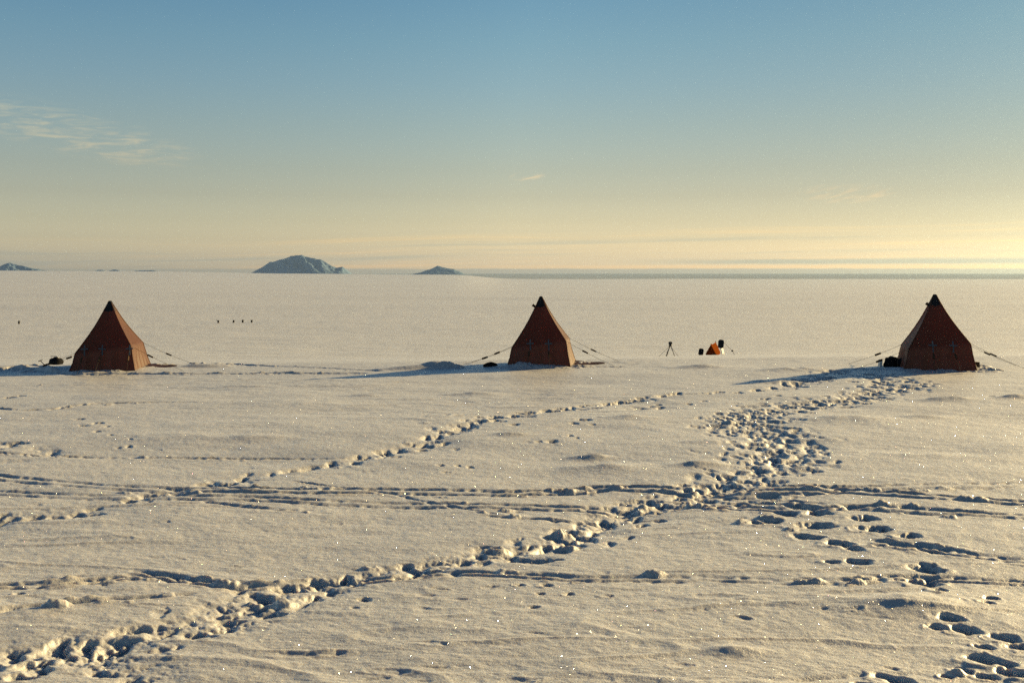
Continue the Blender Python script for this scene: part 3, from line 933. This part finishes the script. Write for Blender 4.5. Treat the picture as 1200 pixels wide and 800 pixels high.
def make_tent(name, loc, rz, label, group, sh, vent, seed, ties):
    t = empty(name, loc, rz, label, 'tent', group)
    rd = random.Random(seed)
    # four cloth faces, each with its own folds
    sides = [((-1, -1), (1, -1), Vector((0, -1, 0))), ((1, -1), (1, 1), Vector((1, 0, 0))), ((1, 1), (-1, 1), Vector((0, 1, 0))), ((-1, 1), (-1, -1), Vector((-1, 0, 0)))]
    NU, LOW, UP = 30, 9, 20
    for (a, b, nrm) in sides:
        bm = bmesh.new()
        ph = [rd.random() * 6.28 for _ in range(5)]
        grid = []
        for k in range(LOW + UP + 1):
            tt = k / LOW if k <= LOW else 1 + (k - LOW) / UP
            ca, cb = tent_outline(tt, *a, sh), tent_outline(tt, *b, sh)
            row = []
            for q in range(NU + 1):
                u = q / NU
                p = ca.lerp(cb, u)
                bulge = math.sin(math.pi * u)
                if tt <= 1:
                    # wall: folds that run down from the two tie points and the corners
                    fold = 0.040 * math.sin(u * 30 + ph[0] + 1.2 * tt * math.sin(u * 6 + ph[1])) + 0.016 * math.sin(u * 61 + ph[2] + tt * 2.2)
                    off = fold * bulge ** 0.5 * (0.15 + 0.85 * (1 - tt) ** 0.7) + 0.05 * bulge * tt
                else:
                    uu = tt - 1
                    sag = 0.05 * bulge * (1 - uu) ** 2.5
                    sag -= 0.030 * bulge * math.sin(math.pi * uu)
                    off = sag + 0.006 * math.sin(u * 9 + ph[3] + uu * 7) * (1 - uu) * bulge + 0.010 * math.sin(u * 34 + ph[0]) * bulge * max(0, 1 - uu * 6)
                p = p + nrm * off
                row.append(bm.verts.new(p))
            grid.append(row)
        for r0, r1 in zip(grid[:-1], grid[1:]):
            for q in range(NU):
                bm.faces.new((r0[q], r0[q + 1], r1[q + 1], r1[q]))
        link('canvas_panel', bm, M_canvas, t, True)
    # hem round the shoulders is sewn cloth; seams over the corner poles
    for sx in (-1, 1):
        for sy in (-1, 1):
            bm = bmesh.new()
            pts = [tent_outline(q / 8, sx, sy, sh) + Vector((sx, sy, 0)) * 0.004 for q in range(0, 17)]
            tube(bm, pts, 0.017, 6)
            link('corner_seam', bm, M_canvas, t, True)
    # black cap on the pole tops
    bm = bmesh.new()
    rings = []
    for (zz, ww) in ((H_T - 0.34, 0.192), (H_T - 0.20, 0.132), (H_T - 0.10, 0.095), (H_T - 0.01, 0.070), (H_T + 0.035, 0.04)):
        ring = []
        for q in range(16):
            an = q / 16 * 2 * math.pi + math.pi / 4
            sq = 1 / max(abs(math.cos(an)), abs(math.sin(an))) ** 0.85
            ring.append(bm.verts.new((math.cos(an) * ww * sq, math.sin(an) * ww * sq, zz + (0.02 * math.sin(q * 2.4) if zz < H_T - 0.3 else 0))))
        rings.append(ring)
    for r0, r1 in zip(rings[:-1], rings[1:]):
        for q in range(16):
            bm.faces.new((r0[q], r0[(q + 1) % 16], r1[(q + 1) % 16], r1[q]))
    bm.faces.new(rings[-1])
    link('peak_cap', bm, M_cap, t, True)
    if vent:
        bm = bmesh.new()
        tube(bm, [(-0.13, -0.10, 2.00), (-0.27, -0.13, 2.12)], 0.042, 10)
        v = link('vent_pipe', bm, M_cap, t, True)
        bm = bmesh.new()
        tube(bm, [(-0.245, -0.125, 2.10), (-0.288, -0.134, 2.136)], 0.052, 10)
        link('pipe_rim', bm, M_wood, v, True)
    # cross-shaped webbing patches at shoulder height on the front
    zs = (sh[0] + sh[1]) / 2

    def wall_y(z):       # front cloth at a height above the shoulder
        return -(0.97 + (0.045 - 0.97) * (z - zs) / (H_T - zs)) - 0.045
    for xx in ties:
        bm = bmesh.new()
        z0 = zs + 0.02
        y0 = -1.022
        box(bm, (xx, y0, z0 + 0.02), (0.26, 0.014, 0.045), Matrix.Rotation(rd.uniform(-0.08, 0.08), 3, 'Y'))
        box(bm, (xx + 0.01, y0 - 0.012, z0 - 0.09), (0.045, 0.012, 0.24), Matrix.Rotation(rd.uniform(-0.1, 0.1), 3, 'Y'))
        box(bm, (xx, y0 + 0.03, z0 + 0.10), (0.04, 0.012, 0.13), Matrix.Rotation(-0.5, 3, 'X'))
        link('webbing_patch', bm, M_tie, t)
    # ground flap on the lee side
    bm = bmesh.new()
    fl = []
    for k in range(9):
        u = k / 8
        fl.append([bm.verts.new((1.10 + u * 1.15, 0.15 + 0.75 * (1 - 0.5 * u), 0.085 - 0.03 * u + 0.012 * math.sin(u * 9))),
                   bm.verts.new((1.10 + u * 1.15, -0.25 + 0.6 * u, 0.03 - 0.02 * u + 0.01 * math.sin(u * 7 + 1)))])
    for r0, r1 in zip(fl[:-1], fl[1:]):
        bm.faces.new((r0[0], r0[1], r1[1], r1[0]))
    if seed != 3:
        link('ground_flap', bm, M_flap, t, True)
    else:
        bm.free()
    # guy ropes, each with its wooden toggle
    bpy.context.view_layer.update()
    inv = t.matrix_world.inverted()

    def rope(a, out, tg):
        a = Vector(a); b = Vector(out)
        wb = t.matrix_world @ b
        b = inv @ Vector((wb.x, wb.y, ground(wb.x, wb.y) - 0.03))
        L = (b - a).length
        pts = [a.lerp(b, k / 8) + Vector((0, 0, -0.05 * L / 2.5 * math.sin(math.pi * k / 8))) for k in range(9)]
        bm = bmesh.new()
        tube(bm, pts, 0.005, 5)
        o = link('guy_rope', bm, M_rope, t, True)
        c_ = a.lerp(b, tg) + Vector((0, 0, -0.05 * L / 2.5 * math.sin(math.pi * tg)))
        d = (b - a).normalized()
        bm = bmesh.new()
        box(bm, (0, 0, 0), (0.22, 0.06, 0.05), None, 0.008)
        bmesh.ops.transform(bm, matrix=Matrix.Translation(c_) @ Vector((1, 0, 0)).rotation_difference(d).to_matrix().to_4x4(), verts=bm.verts)
        link('toggle', bm, M_toggle, o)
    for sy in (-1, 1):
        rope((0.97, sy * 0.93, sh[1] - 0.01), (2.85, sy * 1.25, 0), 0.40 + 0.06 * sy)
        rope((-0.97, sy * 0.93, sh[0]), (-2.75, sy * 1.2, 0), 0.46 - 0.05 * sy)
        rope((sy * 0.28, 1.0, zs), (sy * 0.5, 2.8, 0), 0.4)
    for k, xx in enumerate(ties):
        rope((xx, -1.05, zs), (xx + (0.1 if xx > 0 else -0.05), -1.95, 0), 0.33)
    return t


def stand(px, d, dz=0.0):
    x = (px - 600) / FOC * d
    return (x, d, float(base_z(np.array([x]), np.array([d]))[0]) + dz)


G = "orange-brown pyramid tents on the snow ridge"
dL, dM, dR = 38.3, 38.0, 35.6
LT = make_tent('pyramid_tent', stand(129, dL, 0.0), R(7), "leftmost rust red pyramid tent, its right side pale in the sun", G, (0.62, 0.86), False, 1, (-0.62, -0.02, 0.9))
MT = make_tent('pyramid_tent', stand(634, dM, 0.02), R(-6), "middle rust red pyramid tent with a thin sunlit edge and vent pipe", G, (0.66, 0.90), True, 2, (-0.30, 0.34))
RT = make_tent('pyramid_tent', stand(1095.5, dR, 0.02), R(-13), "rightmost pyramid tent, all in shade, dark bags at its left corner", G, (0.66, 0.86), True, 3, (-0.22, 0.40))

# ------------------------------------------------------------------ things lying by the tents
def at(px, py, dz=0.0):
    x, d = gp(px, py)
    return (x, d, ground(x, d) + dz)


b = empty('kit_bag', at(65.5, 429.5), 0.3, "black rounded bag lying left of the left tent with a grey frame on it", 'bag')
bm = bmesh.new(); blob(bm, (0, 0, 0.14), (0.25, 0.2, 0.2), 3, 0.10, 3)
link('bag_body', bm, M_bag, b, True)
bm = bmesh.new(); tube(bm, [(-0.12, -0.05, 0.25), (-0.17, -0.05, 0.38), (0.02, -0.05, 0.37), (0.12, -0.04, 0.30)], 0.012)
link('carry_frame', bm, M_metal, b, True)
s_ = empty('snow_shovel', at(52, 430.5), 0.2, "small dark shovel stuck in the snow left of the black bag", 'shovel')
bm = bmesh.new(); tube(bm, [(0.06, 0, 0.0), (-0.14, 0.03, 0.22)], 0.014); link('shaft', bm, M_dmetal, s_, True)
bm = bmesh.new(); tube(bm, [(-0.20, -0.03, 0.20), (-0.09, 0.09, 0.25)], 0.016); link('grip', bm, M_dmetal, s_, True)
bm = bmesh.new(); box(bm, (0.10, 0, -0.01), (0.16, 0.14, 0.02), Matrix.Rotation(0.7, 3, 'Y'), 0.006); link('blade', bm, M_dmetal, s_)
b = empty('duffel_bag', at(575, 430.5), 0.1, "low black bag half buried in snow left of the middle tent", 'bag')
bm = bmesh.new(); blob(bm, (0, 0, 0.02), (0.27, 0.16, 0.13), 3, 0.05, 5); link('bag_body', bm, M_bag, b, True)
bm = bmesh.new(); tube(bm, [(-0.10, -0.10, 0.11), (-0.05, -0.13, 0.16), (0.05, -0.13, 0.16), (0.10, -0.10, 0.11)], 0.01); link('handle', bm, M_bag, b, True)

for k, (px, py, sc, seed, lab) in enumerate(((1044, 430.2, (0.26, 0.2, 0.26), 8, "black lumpy bag nearest the upright slab left of the right tent"),
                                             (1058, 430.3, (0.27, 0.22, 0.22), 12, "black sagging bag against the left corner of the right tent"),
                                             (1069, 431.2, (0.26, 0.16, 0.16), 15, "low dark bag in front of the left corner of the right tent"))):
    b = empty('kit_bag', at(px, py), random.uniform(-0.4, 0.4), lab, 'bag')
    b['group'] = "dark bags heaped beside the right tent"
    bm = bmesh.new(); blob(bm, (0, 0, 0.09), sc, 3, 0.16, seed); link('bag_body', bm, M_bag, b, True)
    bm = bmesh.new(); tube(bm, [(-0.12, -sc[1] * 0.7, 0.20), (-0.06, -sc[1] * 0.8, sc[2] + 0.07), (0.06, -sc[1] * 0.8, sc[2] + 0.06), (0.13, -sc[1] * 0.6, 0.18)], 0.012); link('strap', bm, M_bag, b, True)
bm = bmesh.new(); box(bm, (0, 0, 0.10), (0.08, 0.22, 0.30), Matrix.Rotation(0.06, 3, 'Y'), 0.015)
o = link('snow_block', bm, M_snow, None); o.location = at(1031.5, 430.5); tag(o, "thin upright slab of snow at the left end of the dark bags", 'snow block')
bm = bmesh.new(); box(bm, (0, 0, 0.07), (0.15, 0.18, 0.16), Matrix.Rotation(0.05, 3, 'Y'), 0.01)
b = empty('wooden_box', at(1144, 431.5), 0.2, "small brown box at the right foot of the right tent", 'box')
link('box_body', bm, M_wood, b)
bm = bmesh.new(); box(bm, (0, 0, 0.16), (0.16, 0.19, 0.018), Matrix.Rotation(0.05, 3, 'Y'), 0.004); link('lid', bm, M_wood, b)


# ------------------------------------------------------------------ camp gear farther down the slope
def far_at(px, py, d):
    x = (px - 600) / FOC * d
    return x, d, EYE - (py - HOR) / FOC * d


def drop(px, py, d0=60.0, d1=2000.0):
    """point where the sight line through a pixel meets the snow behind the ridge"""
    a = (py - HOR) / FOC; tx = (px - 600) / FOC
    ds = np.exp(np.linspace(math.log(d0), math.log(d1), 4000))
    zz = np.array(base_z(tx * ds, ds))
    sight = EYE - a * ds
    k = int(np.argmax(zz >= sight))
    d = float(ds[k])
    return tx * d, d, ground(tx * d, d)


tx, ty, tz = drop(836, 416.0, 60)
print("small tent at", tx, ty, tz)
SC = ty / FOC      # metres per photo pixel there
tr = empty('survey_tripod', (drop(785.5, 417.3, 60)), 0.2, "thin grey tripod standing alone on the snow left of the little orange tent", 'tripod')
hh = 11.0 * SC
for k, (lx, ly) in enumerate(((-4.6 * SC, -0.1), (6.2 * SC, 0.25), (-1.6 * SC, 0.5))):
    bm = bmesh.new(); tube(bm, [(0, 0, hh), (lx * 0.55, ly * 0.55, hh * 0.45), (lx, ly, -0.04)], 0.025, 6, 0.017); link('leg', bm, M_dmetal, tr, True)
bm = bmesh.new(); tube(bm, [(0, 0, hh - 0.06), (0, 0, hh + 0.05)], 0.09, 10); hd = link('head', bm, M_dmetal, tr, True)
bm = bmesh.new(); box(bm, (0, 0, hh + 0.12), (0.20, 0.16, 0.16), None, 0.03); link('instrument', bm, M_dmetal, hd)
for sx in (-1, 1):
    bm = bmesh.new(); tube(bm, [(0, 0, hh * 0.95), (sx * 10 * SC, 0.3, -0.02)], 0.009, 4); link('stay_line', bm, M_rope, tr, True)

g = empty('ridge_tent', (tx, ty, tz), 0.0, "little bright orange ridge tent beyond the big tents, between two black panels", 'tent')


def ridge(w0, w1, x0, y0, x1, y1, h0, h1, name, m, label=None):
    """A-frame cloth between a front and a back frame"""
    bm = bmesh.new()
    n = 6
    A = []
    for k in range(n + 1):
        u = k / n
        cx = x0 + (x1 - x0) * u; cy = y0 + (y1 - y0) * u
        hw = w0 + (w1 - w0) * u; h = h0 + (h1 - h0) * u - 0.06 * math.sin(math.pi * u)
        A.append([bm.verts.new((cx - hw, cy, -0.03)), bm.verts.new((cx - hw * 0.92, cy, h * 0.16)), bm.verts.new((cx - hw * 0.45, cy, h * 0.60)), bm.verts.new((cx, cy, h)),
                  bm.verts.new((cx + hw * 0.45, cy, h * 0.60)), bm.verts.new((cx + hw * 0.92, cy, h * 0.16)), bm.verts.new((cx + hw, cy, -0.03))])
    for a, b2 in zip(A[:-1], A[1:]):
        for q in range(6):
            bm.faces.new((a[q], a[q + 1], b2[q + 1], b2[q]))
    bm.faces.new(A[-1])
    return link(name, bm, m, g, False)


P_ = SC
ridge(6.6 * P_, 6.0 * P_, -2.8 * P_, 0, 2.6 * P_ + 0.36, 1.9, 13.2 * P_, 13.8 * P_, 'fly_sheet', M_orange)
bm = bmesh.new()
f0 = [bm.verts.new(q) for q in ((-9.4 * P_, -0.02, 0), (-9.0 * P_, -0.02, 2.4 * P_), (-2.8 * P_, -0.02, 13.3 * P_), (3.2 * P_, -0.02, 2.3 * P_), (3.8 * P_, -0.02, 0))]
bm.faces.new(f0)
link('door_panel', bm, M_orange, g)
for (xa, ya, za) in ((-2.8, -0.05, 13.0), (2.6 + 0.36 / P_, 1.9, 13.6)):
    bm = bmesh.new(); tube(bm, [(xa * P_, ya, za * P_), (xa * P_, ya, (za + 1.1) * P_)], 0.03)
    link('pole_tip', bm, M_wood, g)
bm = bmesh.new(); blob(bm, (0, 0, 0.02), (0.17, 0.13, 0.10), 2, 0.1, 4)
o = link('sack', bm, M_bag, None, True); o.location = (tx - 0.1 * P_, ty - 0.5, ground(tx, ty - 0.5)); tag(o, "small black sack in front of the little orange tent", 'sack')


def panel(name, px, py, wpx, hpx, lean, lift, label, post=None):
    x, d, z = drop(px, py, 60)
    e = empty(name, (x, d, z), 0.0, label, 'panel')
    bm = bmesh.new()
    hw, hh_, rr_ = wpx * SC / 2, hpx * SC / 2, wpx * SC * 0.3
    ring = []
    for (qx, qz, a0) in ((1, 1, 0), (-1, 1, 90), (-1, -1, 180), (1, -1, 270)):
        for k in range(5):
            an = R(a0 + k * 22.5)
            ring.append((qx * (hw - rr_) + rr_ * math.cos(an), qz * (hh_ - rr_) + rr_ * math.sin(an)))
    fa = [bm.verts.new((p[0], -0.05, p[1])) for p in ring]; fb = [bm.verts.new((p[0], 0.05, p[1])) for p in ring]
    bm.faces.new(fa); bm.faces.new(fb[::-1])
    for k in range(len(ring)):
        bm.faces.new((fa[k], fb[k], fb[(k + 1) % len(ring)], fa[(k + 1) % len(ring)]))
    bmesh.ops.transform(bm, matrix=Matrix.Translation((0, 0, lift * SC + hpx * SC / 2)) @ Matrix.Rotation(R(lean), 4, 'Y') @ Matrix.Rotation(R(-12), 4, 'X'), verts=bm.verts)
    link('face', bm, M_black, e)
    return e


p1 = panel('black_panel', 821.5, 416, 5.8, 8.2, 12, 0, "black rounded panel leaning at ground level left of the little orange tent")
bm = bmesh.new(); tube(bm, [(0.0, 0.05, 0.30), (0.12, 0.45, -0.02)], 0.02); link('prop', bm, M_dmetal, p1, True)
p2 = panel('black_panel', 847.5, 416, 6.4, 9.4, 8, 8.4, "black rounded panel raised on a leaning white post right of the little orange tent")
for c_ in p2.children:
    c_.location.x = -2.6 * SC
bm = bmesh.new(); box(bm, (-0.7 * SC, 0.02, 4.4 * SC), (0.42, 0.05, 9.6 * SC), Matrix.Rotation(-0.26, 3, 'Y') @ Matrix.Rotation(R(62), 3, 'Z'), 0.01); link('post', bm, M_white, p2)
bm = bmesh.new(); tube(bm, [(-2.2 * SC, 0.0, 17.0 * SC), (-2.2 * SC, 0.0, 18.4 * SC)], 0.02); link('tip', bm, M_dmetal, p2, True)
bm = bmesh.new(); tube(bm, [(0.5 * SC, 0.1, 15 * SC), (12 * SC, 0.4, 4.4 * SC), (18 * SC, 0.6, -0.3)], 0.011, 4); gr = link('guy_line', bm, M_rope, p2, True)
bm = bmesh.new(); blob(bm, (12 * SC, 0.4, 4.4 * SC), (0.09, 0.08, 0.09), 1, 0.05); link('weight', bm, M_dmetal, gr, True)

# distant dark markers on the plain, in a row
def marker(px, py, hpx, label, flagged=False):
    x, d, z = drop(px, py, 120)
    s = d / FOC
    m = empty('marker_drum', (x, d, z), 0.0, label, 'marker', "small dark upright markers far out on the snow plain")
    hpx *= 0.85
    rad = 1.1 * s
    bm = bmesh.new()
    for (z0, z1, rr) in ((-0.05, hpx * s * 0.32, rad), (hpx * s * 0.32, hpx * s * 0.36, rad * 1.08), (hpx * s * 0.36, hpx * s * 0.66, rad),
                         (hpx * s * 0.66, hpx * s * 0.70, rad * 1.08), (hpx * s * 0.70, hpx * s, rad)):
        tube(bm, [(0, 0, z0), (0, 0, z1)], rr, 12)
    link('drum_body', bm, M_drum, m, False)
    bm = bmesh.new(); tube(bm, [(0, 0, hpx * s + 0.001), (0, 0, hpx * s + 0.04)], rad * 1.06, 12); link('rim', bm, M_drum, m)
    if flagged:
        bm = bmesh.new(); tube(bm, [(-rad * 0.8, 0, hpx * s * 0.7), (-rad * 2.2, 0, hpx * s * 1.35)], 0.05, 6); link('stick', bm, M_drum, m)
marker(255.8, 378.2, 3.4, "far dark marker with a slanting stick, leftmost of the row of four", True)
marker(273.8, 378.0, 3.2, "dark marker second from the left in the row of four on the far plain")
marker(284.5, 378.0, 3.6, "darkest narrow marker third from the left in the row of four on the far plain")
marker(294.9, 378.0, 3.3, "dark marker at the right end of the row of four on the far plain")
marker(22.3, 379.2, 4.0, "lone dark marker far out on the plain left of the left tent")

# ------------------------------------------------------------------ sea ice and the mountains beyond
def grid_obj(name, xs, ys, zf, m):
    Xg, Yg = np.meshgrid(xs, ys)
    Zg = zf(Xg, Yg)
    v = np.stack([Xg, Yg, Zg], -1).reshape(-1, 3)
    nx, ny = len(xs), len(ys)
    f = [(r * nx + c_, r * nx + c_ + 1, (r + 1) * nx + c_ + 1, (r + 1) * nx + c_) for r in range(ny - 1) for c_ in range(nx - 1)]
    me = bpy.data.meshes.new(name)
    me.from_pydata(v.tolist(), [], f)
    me.shade_smooth()
    me.materials.append(m)
    o = bpy.data.objects.new(name, me)
    col.objects.link(o)
    o['kind'] = 'structure'
    return o


SEA = -62.0
grid_obj('sea_ice', np.linspace(-30000, 30000, 61), np.linspace(-30000, 30000, 61), lambda a, b: np.full(a.shape, SEA) + 0 * a, M_ice)


def mountain(name, prof, dist, depth, seed):
    """prof: photo pixels (x, y of the ridge line)"""
    px = np.array([p[0] for p in prof], float); py = np.array([p[1] for p in prof], float)
    wx = (px - 600) / FOC * dist
    wz = EYE + (HOR - py) / FOC * dist
    xs = np.linspace(wx[0], wx[-1], 150)
    ys = np.linspace(-1, 1, 60)

    def zf(Xg, V):
        crest = np.interp(Xg, wx, wz) - SEA
        crest = crest + 6 * vnoise(Xg / 60 + seed, Xg * 0 + seed) * np.clip(crest / 80, 0, 1)
        wob = V + 0.18 * vnoise(Xg / 400 + seed, V * 0.5)
        sh = np.clip(1 - np.abs(V) ** 1.15, 0, 1)
        ridg = 1 - np.abs(fbm(Xg / 260 + V * 0.9 + seed, V * 1.6 + seed, 4, 0.55))
        cut = 1 - 0.38 * (1 - ridg) * np.clip(np.abs(V) * 4, 0, 1)
        return SEA - 4 + crest * sh * cut
    Xg, Vg = np.meshgrid(xs, ys)
    Zg = zf(Xg, Vg)
    Yg = dist + Vg * depth
    nx, ny = len(xs), len(ys)
    v = np.stack([Xg, Yg, Zg], -1).reshape(-1, 3)
    f = [(r * nx + c_, r * nx + c_ + 1, (r + 1) * nx + c_ + 1, (r + 1) * nx + c_) for r in range(ny - 1) for c_ in range(nx - 1)]
    me = bpy.data.meshes.new(name)
    me.from_pydata(v.tolist(), [], f)
    me.shade_smooth()
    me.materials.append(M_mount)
    o = bpy.data.objects.new(name, me)
    col.objects.link(o)
    o['kind'] = 'structure'
    return o


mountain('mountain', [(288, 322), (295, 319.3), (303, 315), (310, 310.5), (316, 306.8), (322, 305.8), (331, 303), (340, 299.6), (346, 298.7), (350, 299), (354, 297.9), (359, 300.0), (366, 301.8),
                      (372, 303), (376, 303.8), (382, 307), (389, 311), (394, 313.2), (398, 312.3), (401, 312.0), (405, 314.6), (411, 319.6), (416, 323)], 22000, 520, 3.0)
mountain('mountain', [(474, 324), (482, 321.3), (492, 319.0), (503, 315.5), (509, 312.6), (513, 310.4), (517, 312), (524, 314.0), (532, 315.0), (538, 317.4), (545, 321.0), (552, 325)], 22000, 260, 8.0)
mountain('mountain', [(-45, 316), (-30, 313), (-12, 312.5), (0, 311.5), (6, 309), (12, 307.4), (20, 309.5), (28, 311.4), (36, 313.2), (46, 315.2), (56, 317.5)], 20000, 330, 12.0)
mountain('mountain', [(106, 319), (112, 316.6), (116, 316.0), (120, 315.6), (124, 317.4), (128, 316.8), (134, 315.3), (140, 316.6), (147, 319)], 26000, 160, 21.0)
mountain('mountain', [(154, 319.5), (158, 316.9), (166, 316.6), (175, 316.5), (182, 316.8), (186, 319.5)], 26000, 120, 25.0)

# ------------------------------------------------------------------ air
hz, t, out = mat("haze_air")
pv = t.node('ShaderNodeVolumePrincipled')
pv.inputs['Color'].default_value = (0.60, 0.80, 1.0, 1)
pv.inputs['Density'].default_value = 1.8e-5
pv.inputs['Anisotropy'].default_value = 0.8
t.l.new(pv.outputs[0], out.inputs['Volume'])
bm = bmesh.new()
box(bm, (0, 0, (SEA - 10 + 420) / 2), (62000, 62000, 420 - SEA + 10))
link('haze', bm, hz, None, kind='stuff')
